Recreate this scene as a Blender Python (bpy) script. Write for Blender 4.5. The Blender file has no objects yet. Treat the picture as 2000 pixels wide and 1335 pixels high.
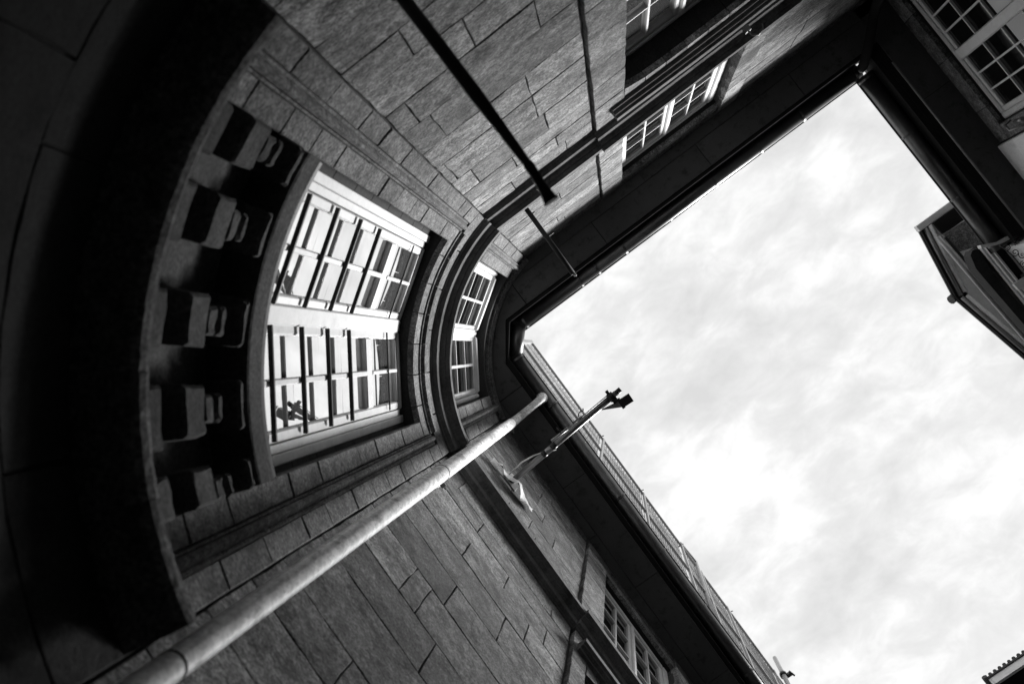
import bpy, bmesh, math, random
from mathutils import Vector, Matrix
random.seed(7)
SC = bpy.context.scene
COL = SC.collection
EYE = 1.6                     # all builders use heights above the eye; every top-level object is lifted by EYE at the end

# ------------------------------------------------------------------ camera
F_PX, ZX, ZY, YAW = 1800.0, 1206 - 1000.0, 678 - 667.5, -0.6335
up = Vector((ZX, ZY, F_PX)).normalized()                 # photo frame: x right, y down, z forward
ax = Vector((math.cos(YAW), math.sin(YAW), 0)); ax = (ax - up * ax.dot(up)).normalized()
ay = up.cross(ax)
R_w = Matrix((ax, ay, up))                                # photo frame -> world
right, down, fwd = R_w @ Vector((1, 0, 0)), R_w @ Vector((0, 1, 0)), R_w @ Vector((0, 0, 1))
cd = bpy.data.cameras.new("camera"); cam = bpy.data.objects.new("camera", cd); COL.objects.link(cam)
cam.matrix_world = Matrix((( right.x, -down.x, -fwd.x, 0), (right.y, -down.y, -fwd.y, 0), (right.z, -down.z, -fwd.z, EYE), (0, 0, 0, 1)))
cd.sensor_width = 36; cd.lens = F_PX / 2000 * 36; cd.clip_start = 0.05; cd.clip_end = 3000
cd.dof.use_dof = True; cd.dof.focus_distance = 8.0; cd.dof.aperture_fstop = 2.2
SC.camera = cam

# ------------------------------------------------------------------ sky, sun, exposure
SUN_EL, SUN_AZ = math.radians(44), math.radians(69)       # azimuth measured from +X towards +Y
w = bpy.data.worlds.new("World"); SC.world = w; w.use_nodes = True
nt = w.node_tree; nt.nodes.clear(); N = nt.nodes; L = nt.links
def nd(t, **k):
    n = N.new(t)
    for a, b in k.items(): setattr(n, a, b)
    return n
sky = nd('ShaderNodeTexSky', sky_type='NISHITA', sun_disc=False, sun_elevation=SUN_EL, sun_rotation=math.pi/2 - SUN_AZ)
bw = nd('ShaderNodeRGBToBW'); L.new(sky.outputs[0], bw.inputs[0])
tc = nd('ShaderNodeTexCoord')
mp = nd('ShaderNodeMapping'); mp.inputs['Scale'].default_value = (2.2, 3.6, 1.2); mp.inputs['Rotation'].default_value = (0, 0, 0.5); L.new(tc.outputs['Generated'], mp.inputs[0])
n1 = nd('ShaderNodeTexNoise'); n1.inputs['Scale'].default_value = 1.7; n1.inputs['Detail'].default_value = 8; n1.inputs['Roughness'].default_value = .52; n1.inputs['Distortion'].default_value = .15; L.new(mp.outputs[0], n1.inputs['Vector'])
n2 = nd('ShaderNodeTexNoise'); n2.inputs['Scale'].default_value = 8.0; n2.inputs['Detail'].default_value = 8; n2.inputs['Roughness'].default_value = .62; n2.inputs['Distortion'].default_value = .3; L.new(mp.outputs[0], n2.inputs['Vector'])
mx = nd('ShaderNodeMath', operation='MULTIPLY_ADD'); L.new(n2.outputs[0], mx.inputs[0]); mx.inputs[1].default_value = .75; L.new(n1.outputs[0], mx.inputs[2])
cr = nd('ShaderNodeValToRGB'); L.new(mx.outputs[0], cr.inputs[0])
cr.color_ramp.elements[0].position = .66; cr.color_ramp.elements[0].color = (4.45, 4.45, 4.45, 1)
cr.color_ramp.elements[1].position = 1.0; cr.color_ramp.elements[1].color = (6.2, 6.2, 6.2, 1)
e = cr.color_ramp.elements.new(.85); e.color = (5.2, 5.2, 5.2, 1)
mix = nd('ShaderNodeMix', data_type='RGBA'); mix.inputs[0].default_value = .92
L.new(bw.outputs[0], mix.inputs[6]); L.new(cr.outputs[0], mix.inputs[7])
bg = nd('ShaderNodeBackground'); bg.inputs['Strength'].default_value = .050; L.new(mix.outputs[2], bg.inputs[0])
wo = nd('ShaderNodeOutputWorld'); L.new(bg.outputs[0], wo.inputs[0])

sd = bpy.data.lights.new("sun", 'SUN'); sd.energy = 2.2; sd.angle = math.radians(18); sd.color = (1, 1, 1)
sun = bpy.data.objects.new("sun", sd); COL.objects.link(sun)
sdir = Vector((math.cos(SUN_AZ) * math.cos(SUN_EL), math.sin(SUN_AZ) * math.cos(SUN_EL), math.sin(SUN_EL)))
sun.rotation_euler = sdir.to_track_quat('Z', 'Y').to_euler(); sun.location = (0, 3, 30)
SC.view_settings.view_transform = 'Standard'; SC.view_settings.look = 'None'; SC.view_settings.gamma = 1
SC.view_settings.exposure = 1.8
SC.view_settings.use_curve_mapping = False
SC.render.engine = 'CYCLES'
SC.cycles.max_bounces = 6; SC.cycles.diffuse_bounces = 1; SC.cycles.glossy_bounces = 3

# ------------------------------------------------------------------ materials (all grey: the place is shown in black and white)
def mat(name, v, rough=.8, metal=0., var=.0, grain=.0, gscale=60., mott=.0, mscale=4., stretch=(1, 1, 1), bump=.0, bscale=50., spec=.5, stain=0., sscale=9., blot=0.):
    m = bpy.data.materials.new(name); m.use_nodes = True; t = m.node_tree; t.nodes.clear(); NN = t.nodes; LL = t.links
    out = NN.new('ShaderNodeOutputMaterial'); p = NN.new('ShaderNodeBsdfPrincipled'); LL.new(p.outputs[0], out.inputs[0])
    p.inputs['Roughness'].default_value = rough; p.inputs['Metallic'].default_value = metal; p.inputs['Specular IOR Level'].default_value = spec
    oi = NN.new('ShaderNodeObjectInfo'); tcn = NN.new('ShaderNodeTexCoord')
    sc = NN.new('ShaderNodeMath'); sc.operation = 'MULTIPLY'; LL.new(oi.outputs['Random'], sc.inputs[0]); sc.inputs[1].default_value = 37.0
    ad = NN.new('ShaderNodeVectorMath'); ad.operation = 'ADD'; LL.new(tcn.outputs['Object'], ad.inputs[0]); LL.new(sc.outputs[0], ad.inputs[1])
    mpn = NN.new('ShaderNodeMapping'); mpn.inputs['Scale'].default_value = stretch; LL.new(ad.outputs[0], mpn.inputs[0])
    cur = NN.new('ShaderNodeValue'); cur.outputs[0].default_value = v; cur = cur.outputs[0]
    def noise(scale, detail=4, r=.6):
        n = NN.new('ShaderNodeTexNoise'); n.inputs['Scale'].default_value = scale; n.inputs['Detail'].default_value = detail; n.inputs['Roughness'].default_value = r
        LL.new(mpn.outputs[0], n.inputs['Vector']); return n.outputs[0]
    def mul(fac, lo, hi, a=.3, b=.7):
        nonlocal cur
        mr = NN.new('ShaderNodeMapRange'); LL.new(fac, mr.inputs[0]); mr.inputs[1].default_value = a; mr.inputs[2].default_value = b; mr.inputs[3].default_value = lo; mr.inputs[4].default_value = hi
        mm = NN.new('ShaderNodeMath'); mm.operation = 'MULTIPLY'; LL.new(cur, mm.inputs[0]); LL.new(mr.outputs[0], mm.inputs[1]); cur = mm.outputs[0]
    if var: mul(oi.outputs['Random'], 1 - var, 1 + var, 0, 1)
    if mott: mul(noise(mscale, 5, .65), 1 - mott, 1 + mott)
    if grain: mul(noise(gscale, 3, .75), 1 - grain, 1 + grain, .32, .68)
    if blot: mul(noise(15, 6, .72), 1 - blot, 1 + blot * .6, .40, .60)
    if stain: mul(noise(sscale, 7, .7), 1.0 - stain, 1.0, .34, .47)
    LL.new(cur, p.inputs['Base Color'])
    if bump:
        b = NN.new('ShaderNodeBump'); b.inputs['Strength'].default_value = bump; b.inputs['Distance'].default_value = .006
        LL.new(noise(bscale, 5, .7), b.inputs['Height']); LL.new(b.outputs[0], p.inputs['Normal'])
    return m
M = {}
M['stone'] = mat('ashlar_stone', .20, .9, var=.38, grain=.85, gscale=80, mott=.55, mscale=3.4, stretch=(.8, .8, 1.1), bump=1., bscale=60, stain=.7, sscale=5, blot=.45)
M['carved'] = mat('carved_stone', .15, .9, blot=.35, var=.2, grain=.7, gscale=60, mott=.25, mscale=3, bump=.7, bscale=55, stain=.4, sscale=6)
M['base'] = mat('dark_shade_stone', .02, .9, var=.25, grain=.5, gscale=70, mott=.5, mscale=3, bump=1., bscale=25, stain=.6, sscale=4)  # near-black tone puts the shade of lower drum and reveals into the colour
M['dark_carved'] = mat('dark_carved_stone', .065, .9, var=.15, grain=.6, gscale=60, mott=.5, mscale=5, bump=1., bscale=40, stain=.6, sscale=6)  # dark stone for balustrade and far walls; on reveals it stands in for shade
M['mortar'] = mat('old_mortar', .04, .95, grain=.3, gscale=70, bump=.5)
M['cornice'] = mat('cornice_stone', .13, .9, grain=.3, gscale=50, mott=.35, mscale=4, bump=.5, stain=.55, sscale=5)
M['soffit'] = mat('soffit_board', .07, .85, mott=.25, mscale=1.2, grain=.1, gscale=90, stain=.5, sscale=9, bump=.15, bscale=30)
M['fascia'] = mat('dark_fascia', .02, .9, mott=.2, spec=.05)
M['gutter'] = mat('gutter_metal', .16, .40, metal=.85, mott=.2, mscale=6)
M['pipe'] = mat('pale_pipe_paint', .84, .5, blot=.22, mott=.2, mscale=14, grain=.22, gscale=60, stretch=(1, 1, .6), stain=.6, sscale=12, bump=.15, bscale=40)
M['white'] = mat('white_wood', .72, .5, mott=.08, mscale=8, grain=.04, bump=.08, stain=.12)
M['iron'] = mat('dark_iron', .018, .45, metal=.3)
M['black'] = mat('matt_black_tube', .010, .6)
M['steel'] = mat('grey_steel', .22, .35, metal=.7, mott=.15)
M['plaster'] = mat('pale_plaster', .84, .9, mott=.1, grain=.08, bump=.2, stain=.25, sscale=3)
M['tile'] = mat('roof_tile', .10, .85, var=.3, mott=.3, bump=.3)
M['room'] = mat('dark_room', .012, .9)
M['ground'] = mat('paving', .05, .9, mott=.3, grain=.3, bump=.4)
M['zinc'] = mat('light_zinc', .34, .4, metal=.3, mott=.15)
def glass():  # reflections brightened: strong mirror share plus pale grey in the colour
    m = bpy.data.materials.new('bright_glass'); m.use_nodes = True; t = m.node_tree; t.nodes.clear()
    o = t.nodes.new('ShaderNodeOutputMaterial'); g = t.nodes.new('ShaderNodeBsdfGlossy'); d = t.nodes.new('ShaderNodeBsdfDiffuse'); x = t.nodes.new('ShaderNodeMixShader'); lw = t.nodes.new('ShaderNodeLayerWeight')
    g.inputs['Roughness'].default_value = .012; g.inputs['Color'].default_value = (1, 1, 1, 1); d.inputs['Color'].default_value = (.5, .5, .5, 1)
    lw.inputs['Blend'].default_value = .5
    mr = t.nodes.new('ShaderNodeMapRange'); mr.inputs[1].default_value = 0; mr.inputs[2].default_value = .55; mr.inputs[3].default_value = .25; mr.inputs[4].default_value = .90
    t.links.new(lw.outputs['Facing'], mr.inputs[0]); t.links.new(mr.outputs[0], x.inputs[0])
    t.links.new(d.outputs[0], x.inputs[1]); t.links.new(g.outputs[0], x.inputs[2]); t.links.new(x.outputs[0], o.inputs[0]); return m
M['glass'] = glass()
M['window_glass'] = mat('window_glass', .008, .03, spec=.9)
def sheet_mat():
    m = bpy.data.materials.new('translucent_sheet'); m.use_nodes = True; t = m.node_tree; t.nodes.clear()
    o = t.nodes.new('ShaderNodeOutputMaterial'); a = t.nodes.new('ShaderNodeBsdfTranslucent'); d = t.nodes.new('ShaderNodeBsdfDiffuse'); x = t.nodes.new('ShaderNodeMixShader')
    tcn = t.nodes.new('ShaderNodeTexCoord'); n = t.nodes.new('ShaderNodeTexNoise'); n.inputs['Scale'].default_value = 1.5; n.inputs['Detail'].default_value = 6
    r = t.nodes.new('ShaderNodeValToRGB'); r.color_ramp.elements[0].position = .3; r.color_ramp.elements[0].color = (.5, .5, .5, 1); r.color_ramp.elements[1].position = .6; r.color_ramp.elements[1].color = (.88, .88, .88, 1)
    t.links.new(tcn.outputs['Object'], n.inputs['Vector']); t.links.new(n.outputs[0], r.inputs[0]); t.links.new(r.outputs[0], a.inputs[0]); t.links.new(r.outputs[0], d.inputs[0])
    x.inputs[0].default_value = .3; t.links.new(a.outputs[0], x.inputs[1]); t.links.new(d.outputs[0], x.inputs[2]); t.links.new(x.outputs[0], o.inputs[0]); return m
M['sheet'] = sheet_mat()

# ------------------------------------------------------------------ frames (s along the wall, n out into the court, z above the eye)
DA, DB, DC, RC, CX, CY = 1.5, 1.62, 4.72, 1.72, .10, .22
def FA(s, n, z): return (s, -DA + n, z)
def FB(s, n, z): return (-DB + n, s, z)
def FC(s, n, z): return (DC - n, s, z)
def FR(s, n, z):
    a = math.radians(s); r = RC - n
    return (CX + r * math.cos(a), CY + r * math.sin(a), z)
def FW(s, n, z): return (s, n, z)
def chord(a0, a1, rec):
    p0 = Vector(FR(a0, -rec, 0)[:2]); p1 = Vector(FR(a1, -rec, 0)[:2]); d = p1 - p0; Ln = d.length; d /= Ln
    nn = Vector((-d.y, d.x)); c = Vector((CX, CY))
    if (c - p0).dot(nn) < 0: nn = -nn
    def f(s, n, z): q = p0 + d * s + nn * n; return (q.x, q.y, z)
    return f, Ln
QA = 258.8; QB = 191.2; SA = -.235; SB = CY + RC * math.sin(math.radians(QB))

class MB:
    def __init__(s): s.v = []; s.f = []; s.sm = []
    def add(s, vs, fs, smooth=False):
        o = len(s.v); s.v += [tuple(v) for v in vs]; s.f += [tuple(i + o for i in f) for f in fs]; s.sm += [smooth] * len(fs)
    def block(s, F, s0, s1, z0, z1, n0, n1, seg=1, zs=1, bev=0., jit=0., face=0.):
        """block in a wall frame: front face grid, chamfered rim, sides running back to n0"""
        rim = []
        def jt(k): return random.uniform(-k, k) if k else 0
        ss = [s0 + (s1 - s0) * i / seg for i in range(seg + 1)]; zz = [z0 + (z1 - z0) * i / zs for i in range(zs + 1)]
        deg = F is FR
        k = (1 / math.radians(1) / RC) if deg else 1.0
        sg = 1 if s1 > s0 else -1
        b = min(bev, abs(z1 - z0) * .3)
        tilt = (jt(face), jt(face), jt(face))
        front = []; outer = {}
        for j, z in enumerate(zz):
            for i, x in enumerate(ss):
                dx = b * k * sg if i == 0 else (-b * k * sg if i == seg else 0); dz = b if j == 0 else (-b if j == zs else 0)
                edge = i in (0, seg) or j in (0, zs)
                jx = jt(jit) * k if i in (0, seg) else 0; jz = jt(jit) if j in (0, zs) else 0
                if edge: outer[(i, j)] = (x + jx, z + jz)
                u = i / seg - .5; vv = j / zs - .5
                front.append(F(x + dx + jx, n1 + tilt[0] + tilt[1] * u + tilt[2] * vv + (jt(jit * .35) if edge else 0), z + dz + jz))
        o = len(s.v); s.v += front; W = seg + 1
        for j in range(zs):
            for i in range(seg):
                a = o + j * W + i; s.f.append((a, a + 1, a + 1 + W, a + W)); s.sm.append(False)
        ring = [(i, 0) for i in range(seg)] + [(seg, j) for j in range(zs)] + [(i, zs) for i in range(seg, 0, -1)] + [(0, j) for j in range(zs, 0, -1)]
        m = []; bk = []
        for (i, j) in ring:
            x, z = outer[(i, j)]
            m.append(len(s.v)); s.v.append(F(x, n1 - b, z))
        for (i, j) in ring:
            x, z = outer[(i, j)]
            bk.append(len(s.v)); s.v.append(F(x, n0, z))
        R = len(ring)
        for q in range(R):
            r = (q + 1) % R; fa = o + ring[q][1] * W + ring[q][0]; fb = o + ring[r][1] * W + ring[r][0]
            if b: s.f.append((fa, m[q], m[r], fb)); s.sm.append(False)
            else: m[q] = fa if False else m[q]; s.f.append((fa, m[q], m[r], fb)); s.sm.append(False)
            s.f.append((m[q], bk[q], bk[r], m[r])); s.sm.append(False)
        # back
        if seg == 1 and zs == 1: s.f.append(tuple(bk)); s.sm.append(False)
        else:
            # closed by strips between lower and upper back rims
            lo = [bk[q] for q in range(seg)] + [bk[seg]]; hi = [bk[(seg + zs + seg - i) % R] for i in range(seg + 1)]
            for i in range(seg):
                if i == 0: s.f.append((lo[0], hi[0], hi[1], lo[1]))
                else: s.f.append((lo[i], hi[i], hi[i + 1], lo[i + 1]))
                s.sm.append(False)
    def sweep(s, F, s0, s1, prof, seg=1, smooth=False, wob=0.):
        """closed profile [(n, z)...] swept along s"""
        P = len(prof); o = len(s.v)
        for i in range(seg + 1):
            x = s0 + (s1 - s0) * i / seg
            for (n, z) in prof: s.v.append(F(x, n + (random.uniform(-wob, wob) if n > 0 else 0), z + (random.uniform(-wob, wob) if wob else 0)))
        for i in range(seg):
            for q in range(P):
                r = (q + 1) % P; a = o + i * P
                s.f.append((a + q, a + r, a + P + r, a + P + q)); s.sm.append(smooth)
        s.f.append(tuple(o + q for q in range(P))); s.sm.append(False)
        s.f.append(tuple(o + seg * P + q for q in range(P))); s.sm.append(False)
    def tube(s, pts, rad, seg=12, cap=True, taper=None):
        pts = [Vector(p) for p in pts]; K = len(pts); o = len(s.v); prev = None
        for i, p in enumerate(pts):
            d = ((pts[min(i + 1, K - 1)] - pts[i]).normalized() + (pts[i] - pts[max(i - 1, 0)]).normalized())
            if d.length < 1e-6: d = pts[min(i+1,K-1)] - pts[i]
            d.normalize()
            if prev is None:
                h = Vector((0, 0, 1)) if abs(d.z) < .9 else Vector((1, 0, 0)); u = d.cross(h).normalized()
            else: u = (prev - d * prev.dot(d)).normalized()
            prev = u; vv = d.cross(u); r = taper[i] if taper else rad
            for k in range(seg):
                a = 2 * math.pi * k / seg; s.v.append(tuple(p + u * r * math.cos(a) + vv * r * math.sin(a)))
        for i in range(K - 1):
            for k in range(seg):
                a = o + i * seg + k; b = o + i * seg + (k + 1) % seg
                s.f.append((a, b, b + seg, a + seg)); s.sm.append(True)
        if cap:
            s.f.append(tuple(o + k for k in range(seg))); s.sm.append(False)
            s.f.append(tuple(o + (K - 1) * seg + k for k in range(seg))); s.sm.append(False)
    def box(s, c, d, R=None):
        x, y, z = [q / 2 for q in d]; vs = [Vector((a * x, b * y, e * z)) for a in (-1, 1) for b in (-1, 1) for e in (-1, 1)]
        if R: vs = [R @ v for v in vs]
        s.add([tuple(v + Vector(c)) for v in vs], [(0, 1, 3, 2), (4, 6, 7, 5), (0, 4, 5, 1), (2, 3, 7, 6), (0, 2, 6, 4), (1, 5, 7, 3)])
    def build(s, name, m, parent=None, root=None):
        base = Vector(root.location) if root else Vector((0, 0, 0))
        me = bpy.data.meshes.new(name); me.from_pydata([tuple(Vector(v) - base) for v in s.v], [], s.f)
        for p, q in zip(me.polygons, s.sm): p.use_smooth = q
        b = bmesh.new(); b.from_mesh(me); bmesh.ops.recalc_face_normals(b, faces=b.faces); b.to_mesh(me); b.free()
        me.materials.append(M[m] if isinstance(m, str) else m); o = bpy.data.objects.new(name, me); COL.objects.link(o)
        if parent: o.parent = parent
        return o
def thing(name, loc, label, cat, group=None):
    o = bpy.data.objects.new(name, None); o.location = loc; COL.objects.link(o); o.empty_display_size = .2
    o['label'] = label; o['category'] = cat
    if group: o['group'] = group
    return o
def solo(o, label, cat, group=None):
    o['label'] = label; o['category'] = cat
    if group: o['group'] = group
    return o
def struct(o): o['kind'] = 'structure'; return o

# ------------------------------------------------------------------ ground
g = MB(); g.block(FW, -60, 60, -60.0, 60.0, 0, 0)
g = MB(); g.add([(-60, -60, -1.6), (60, -60, -1.6), (60, 60, -1.6), (-60, 60, -1.6)], [(0, 1, 2, 3)])
struct(g.build('ground', 'ground'))

# ------------------------------------------------------------------ the corner building (wall A, rounded corner, wall B)
corner = thing('stone_building', (-DB, -DA, -EYE), 'stone building with rounded inner corner and tall barred window, under deep dark eaves', 'building')
def part(mb, name, m, parent=None): return mb.build(name, m, parent or corner, corner)
def lay(F, zc, joints, s0, s1, n0=-.05, n1=0., wmin=.45, wmax=1.1, name='stone_block', m='stone', gap=.007, root=None, seglen=.09, jit=.0045, skip=None, first=None):
    """courses of single stones, each an object of its own"""
    root = root or corner; deg = F is FR; k = (1 / math.radians(1) / RC) if deg else 1.0
    for c in range(len(zc) - 1):
        z0, z1 = zc[c], zc[c + 1]
        cuts = [s0] + sorted(x for x in (joints or {}).get(c, []) if s0 + .05 * k < x < s1 - .05 * k)
        while True:
            x = cuts[-1] + random.uniform(wmin, wmax) * k
            if x > s1 - wmin * .5 * k: break
            cuts.append(x)
        cuts.append(s1)
        for a, b in zip(cuts, cuts[1:]):
            if skip and skip(a, b, z0, z1): continue
            mb = MB(); ln = (b - a) / k
            mb.block(F, a + gap / 2 * k, b - gap / 2 * k, z0 + gap / 2, z1 - gap / 2, n0, n1 + random.uniform(-.0015, .0015), seg=max(1, round(ln / seglen)), zs=max(1, round((z1 - z0) / .13)), bev=.0035, jit=jit, face=.0015)
            mb.build(name, m, root, root)

# backing (the wall cores, with the window openings left free)
LOW = -1.6
def core(F, rects, n0, n1, seg=1, root=None, m='mortar', name='wall_core'):
    mb = MB()
    for (a, b, z0, z1) in rects: mb.block(F, a, b, z0, z1, n0, n1, seg=seg if F is FR else 1)
    mb.build(name, m, root or corner, root or corner)
WA0, WA1 = 1.16, 2.50       # window axis on wall A
WB0, WB1 = 1.95, 3.25
core(FA, [(-.50, WA0 - .02, LOW, 10.8), (WA0 - .02, WA1 + .02, 7.3, 7.72), (WA0 - .02, WA1 + .02, 10.5, 10.8), (WA1 + .02, 4.72, LOW, 10.8), (WA0 - .02, WA1 + .02, LOW, 3.9)], -.5, -.02)
core(FB, [(SB - .30, WB0 - .02, LOW, 10.8), (WB0 - .02, WB1 + .02, 7.3, 8.4), (WB0 - .02, WB1 + .02, 10.5, 10.8), (WB1 + .02, 9.5, LOW, 10.8), (WB0 - .02, WB1 + .02, LOW, 3.9)], -.5, -.02)
J0, J1 = 201.8, 248.4       # jambs of the rounded bay
mb = MB()
mb.block(FR, QB, J0, LOW, 10.8, -.5, -.02, seg=4); mb.block(FR, J1, QA, LOW, 10.8, -.5, -.02, seg=4)
mb.block(FR, J0, J1, LOW, 2.53, -.5, -.02, seg=16); mb.block(FR, J0, J1, 6.78, 8.1, -.5, -.02, seg=16); mb.block(FR, J0, J1, 10.49, 10.8, -.5, -.02, seg=16)
part(mb, 'wall_core', 'mortar')
mb = MB(); mb.block(FR, J0, J1, 2.5, 3.50, -.5, -.07, seg=16, zs=6, jit=.0, bev=0); part(mb, 'parapet_back', 'dark_carved')
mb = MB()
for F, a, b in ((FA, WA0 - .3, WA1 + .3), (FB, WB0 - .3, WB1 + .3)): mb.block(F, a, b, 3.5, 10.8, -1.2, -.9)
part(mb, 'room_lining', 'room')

# ashlar
ZA = [1.95, 2.4, 2.8, 3.2, 3.52, 3.83, 4.20, 4.56, 5.04, 5.45, 5.95, 6.40, 6.72, 7.02, 7.34]
JA = {6: [-.12, .64], 7: [-.06], 8: [.48], 9: [-.18], 10: [-.08, .52], 5: [.30], 4: [.05], 11: [.2], 12: [.55], 13: [.1]}
lay(FA, ZA, JA, SA, .868, wmin=.5, wmax=1.0)
ZB = [1.6, 2.1, 2.55, 2.95, 3.35, 3.67, 4.17, 4.59, 5.05, 5.47, 5.95, 6.33, 6.67, 7.0, 7.34]
JB = {4: [.39], 5: [.9], 6: [.66], 7: [.33, .47], 8: [.58, 1.3], 9: [.98], 10: [.49, 1.17], 11: [.87, 1.34], 12: [.48], 13: [.15, 1.34]}
lay(FB, ZB, JB, SB, 1.575, wmin=.7, wmax=1.3)
# surround strips of the flat windows (stand a little proud)
ZS = [2.4, 2.95, 3.35, 3.83, 4.25, 4.75, 5.25, 5.75, 6.2, 6.72]
lay(FA, ZS + [7.03, 7.34], None, .885, WA0, n1=.025, wmin=2, wmax=3)
lay(FB, ZS + [7.03, 7.34], None, 1.60, WB0 - .18, n1=.025, wmin=2, wmax=3)
lay(FA, [3.9, 4.6, 5.2, 5.9, 6.6, 7.34], None, WA1, 4.70, n1=0)
lay(FB, [3.9, 4.6, 5.2, 5.9, 6.6, 7.34], None, WB1 + .18, 5.4, n1=0)
# above the string course
ZU = [7.60, 7.98, 8.33, 8.70, 9.08, 9.46, 9.82, 10.16, 10.47, 10.72]
lay(FA, ZU, {2: [.3], 1: [.55], 4: [.1]}, SA, .868, wmin=.5, wmax=.9)
lay(FB, ZU, {1: [.55, .95], 2: [.84], 3: [.5, 1.16], 4: [.95], 0: [.7]}, SB, 1.60, wmin=.5, wmax=.95)
lay(FA, ZU, None, .885, WA0, n1=.025, wmin=2, wmax=3); lay(FB, ZU, None, 1.62, WB0, n1=.025, wmin=2, wmax=3)
lay(FA, ZU, None, WA1, 2.76, n1=.025, wmin=2, wmax=3); lay(FB, ZU, None, WB1, 3.5, n1=.025, wmin=2, wmax=3)
lay(FA, ZU, None, 2.775, 4.70, wmin=.6, wmax=1.1); lay(FB, ZU[:-1], None, 3.515, 6.2, wmin=.6, wmax=1.1)
lay(FA, [10.47, 10.72], None, WA0, WA1, wmin=.4, wmax=.7); lay(FB, [10.47, 10.72], None, WB0, WB1, wmin=.4, wmax=.7)
lay(FB, [7.60, 8.0, 8.42], None, WB0, WB1, wmin=.5, wmax=.8)
# deep reveals beside and above the flat windows
for F, a0, a1, z0, z1 in ((FA, WA0, WA1, 3.9, 6.72), (FB, WB0 - .17, WB1 + .17, 3.9, 6.72), (FA, WA0, WA1, 7.66, 10.46), (FB, WB0, WB1, 8.0, 10.46)):
    zc = z0
    while zc < z1 - .1:
        z2 = min(zc + random.uniform(.34, .46), z1)
        for s_ in (0, 1):
            mb = MB()
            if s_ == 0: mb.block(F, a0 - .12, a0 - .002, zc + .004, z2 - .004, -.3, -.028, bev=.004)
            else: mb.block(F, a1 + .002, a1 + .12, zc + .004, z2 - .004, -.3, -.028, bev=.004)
            part(mb, 'reveal_stone', 'dark_carved')  # shade inside the reveals put into the stone colour
        zc = z2
# segmental lintels of the lower flat windows: voussoirs with a rising soffit, and a hood mould on top
def arch_z(F, s, a0, a1, base, rise): u = (s - a0) / (a1 - a0); return base + rise * (1 - (2 * u - 1) ** 4)
for F, a0, a1 in ((FA, WA0, WA1), (FB, WB0 - .17, WB1 + .17)):
    nv = 7
    for i in range(nv):
        s0 = a0 + (a1 - a0) * i / nv + .004; s1 = a0 + (a1 - a0) * (i + 1) / nv - .004
        mb = MB(); zs_ = [arch_z(F, s, a0, a1, 6.76, .13) for s in (s0, s1)]
        fr = [F(s0, .02, zs_[0]), F(s1, .02, zs_[1]), F(s1, .02, 7.34), F(s0, .02, 7.34)]; bk = [F(s0, -.03, zs_[0]), F(s1, -.03, zs_[1]), F(s1, -.03, 7.34), F(s0, -.03, 7.34)]
        mb.add(fr + bk, [(0, 1, 2, 3), (7, 6, 5, 4), (0, 4, 5, 1), (1, 5, 6, 2), (2, 6, 7, 3), (3, 7, 4, 0)]); part(mb, 'lintel_stone', 'stone'); mb = MB(); mb.block(F, s0 - .002, s1 + .002, max(zs_) + .004, 7.3, -.35, -.032); part(mb, 'reveal_stone', 'base')  # lintel underside darkened by colour in place of shade
    mb = MB()
    K = 30; prof = [(.0, 0), (.03, .005), (.034, .035), (.06, .045), (.064, .07), (.085, .078), (.088, .14), (0, .16)]
    o = 0
    for i in range(K + 1):
        s = a0 - .13 + (a1 - a0 + .26) * i / K; u = max(0, min(1, (s - a0) / (a1 - a0))); zb = 6.96 + .03 * (1 - (2 * u - 1) ** 2)
        mb.v += [F(s, n + .02, zb + z) for n, z in prof]
    P = len(prof)
    for i in range(K):
        for q in range(P): r = (q + 1) % P; mb.f.append((i * P + q, i * P + r, (i + 1) * P + r, (i + 1) * P + q)); mb.sm.append(False)
    mb.f.append(tuple(range(P))); mb.f.append(tuple(K * P + q for q in range(P))); mb.sm += [False, False]
    part(mb, 'hood_mould', 'cornice')

# rounded bay: lower drum, jamb bands, moulded architrave, head
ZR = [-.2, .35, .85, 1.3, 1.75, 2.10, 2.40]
lay(FR, ZR, None, QB, QA, wmin=.5, wmax=.9, m='base', gap=.005)  # drum below the ledge coloured dark to stand in for shade
def arcstones(a0, a1, zc, n1, name='jamb_stone', m='carved', n0=-.05, off=0):
    for z0, z1 in zip(zc, zc[1:]):
        mb = MB(); mb.block(FR, a0, a1, z0 + .003, z1 - .003, n0, n1 + random.uniform(-.003, .003), seg=2, zs=2, bev=.005, jit=.002, face=.002); part(mb, name, m)
ZJ = [2.54, 2.95, 3.3, 3.62, 3.95, 4.35, 4.72, 5.05, 5.42, 5.75, 6.1, 6.4, 6.72]
ZK = [2.54, 3.1, 3.5, 3.95, 4.28, 4.72, 5.1, 5.42, 5.8, 6.1, 6.45, 6.72]
ZJU = [7.62, 8.0, 8.35, 8.7, 9.05, 9.4, 9.75, 10.1, 10.47]
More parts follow.
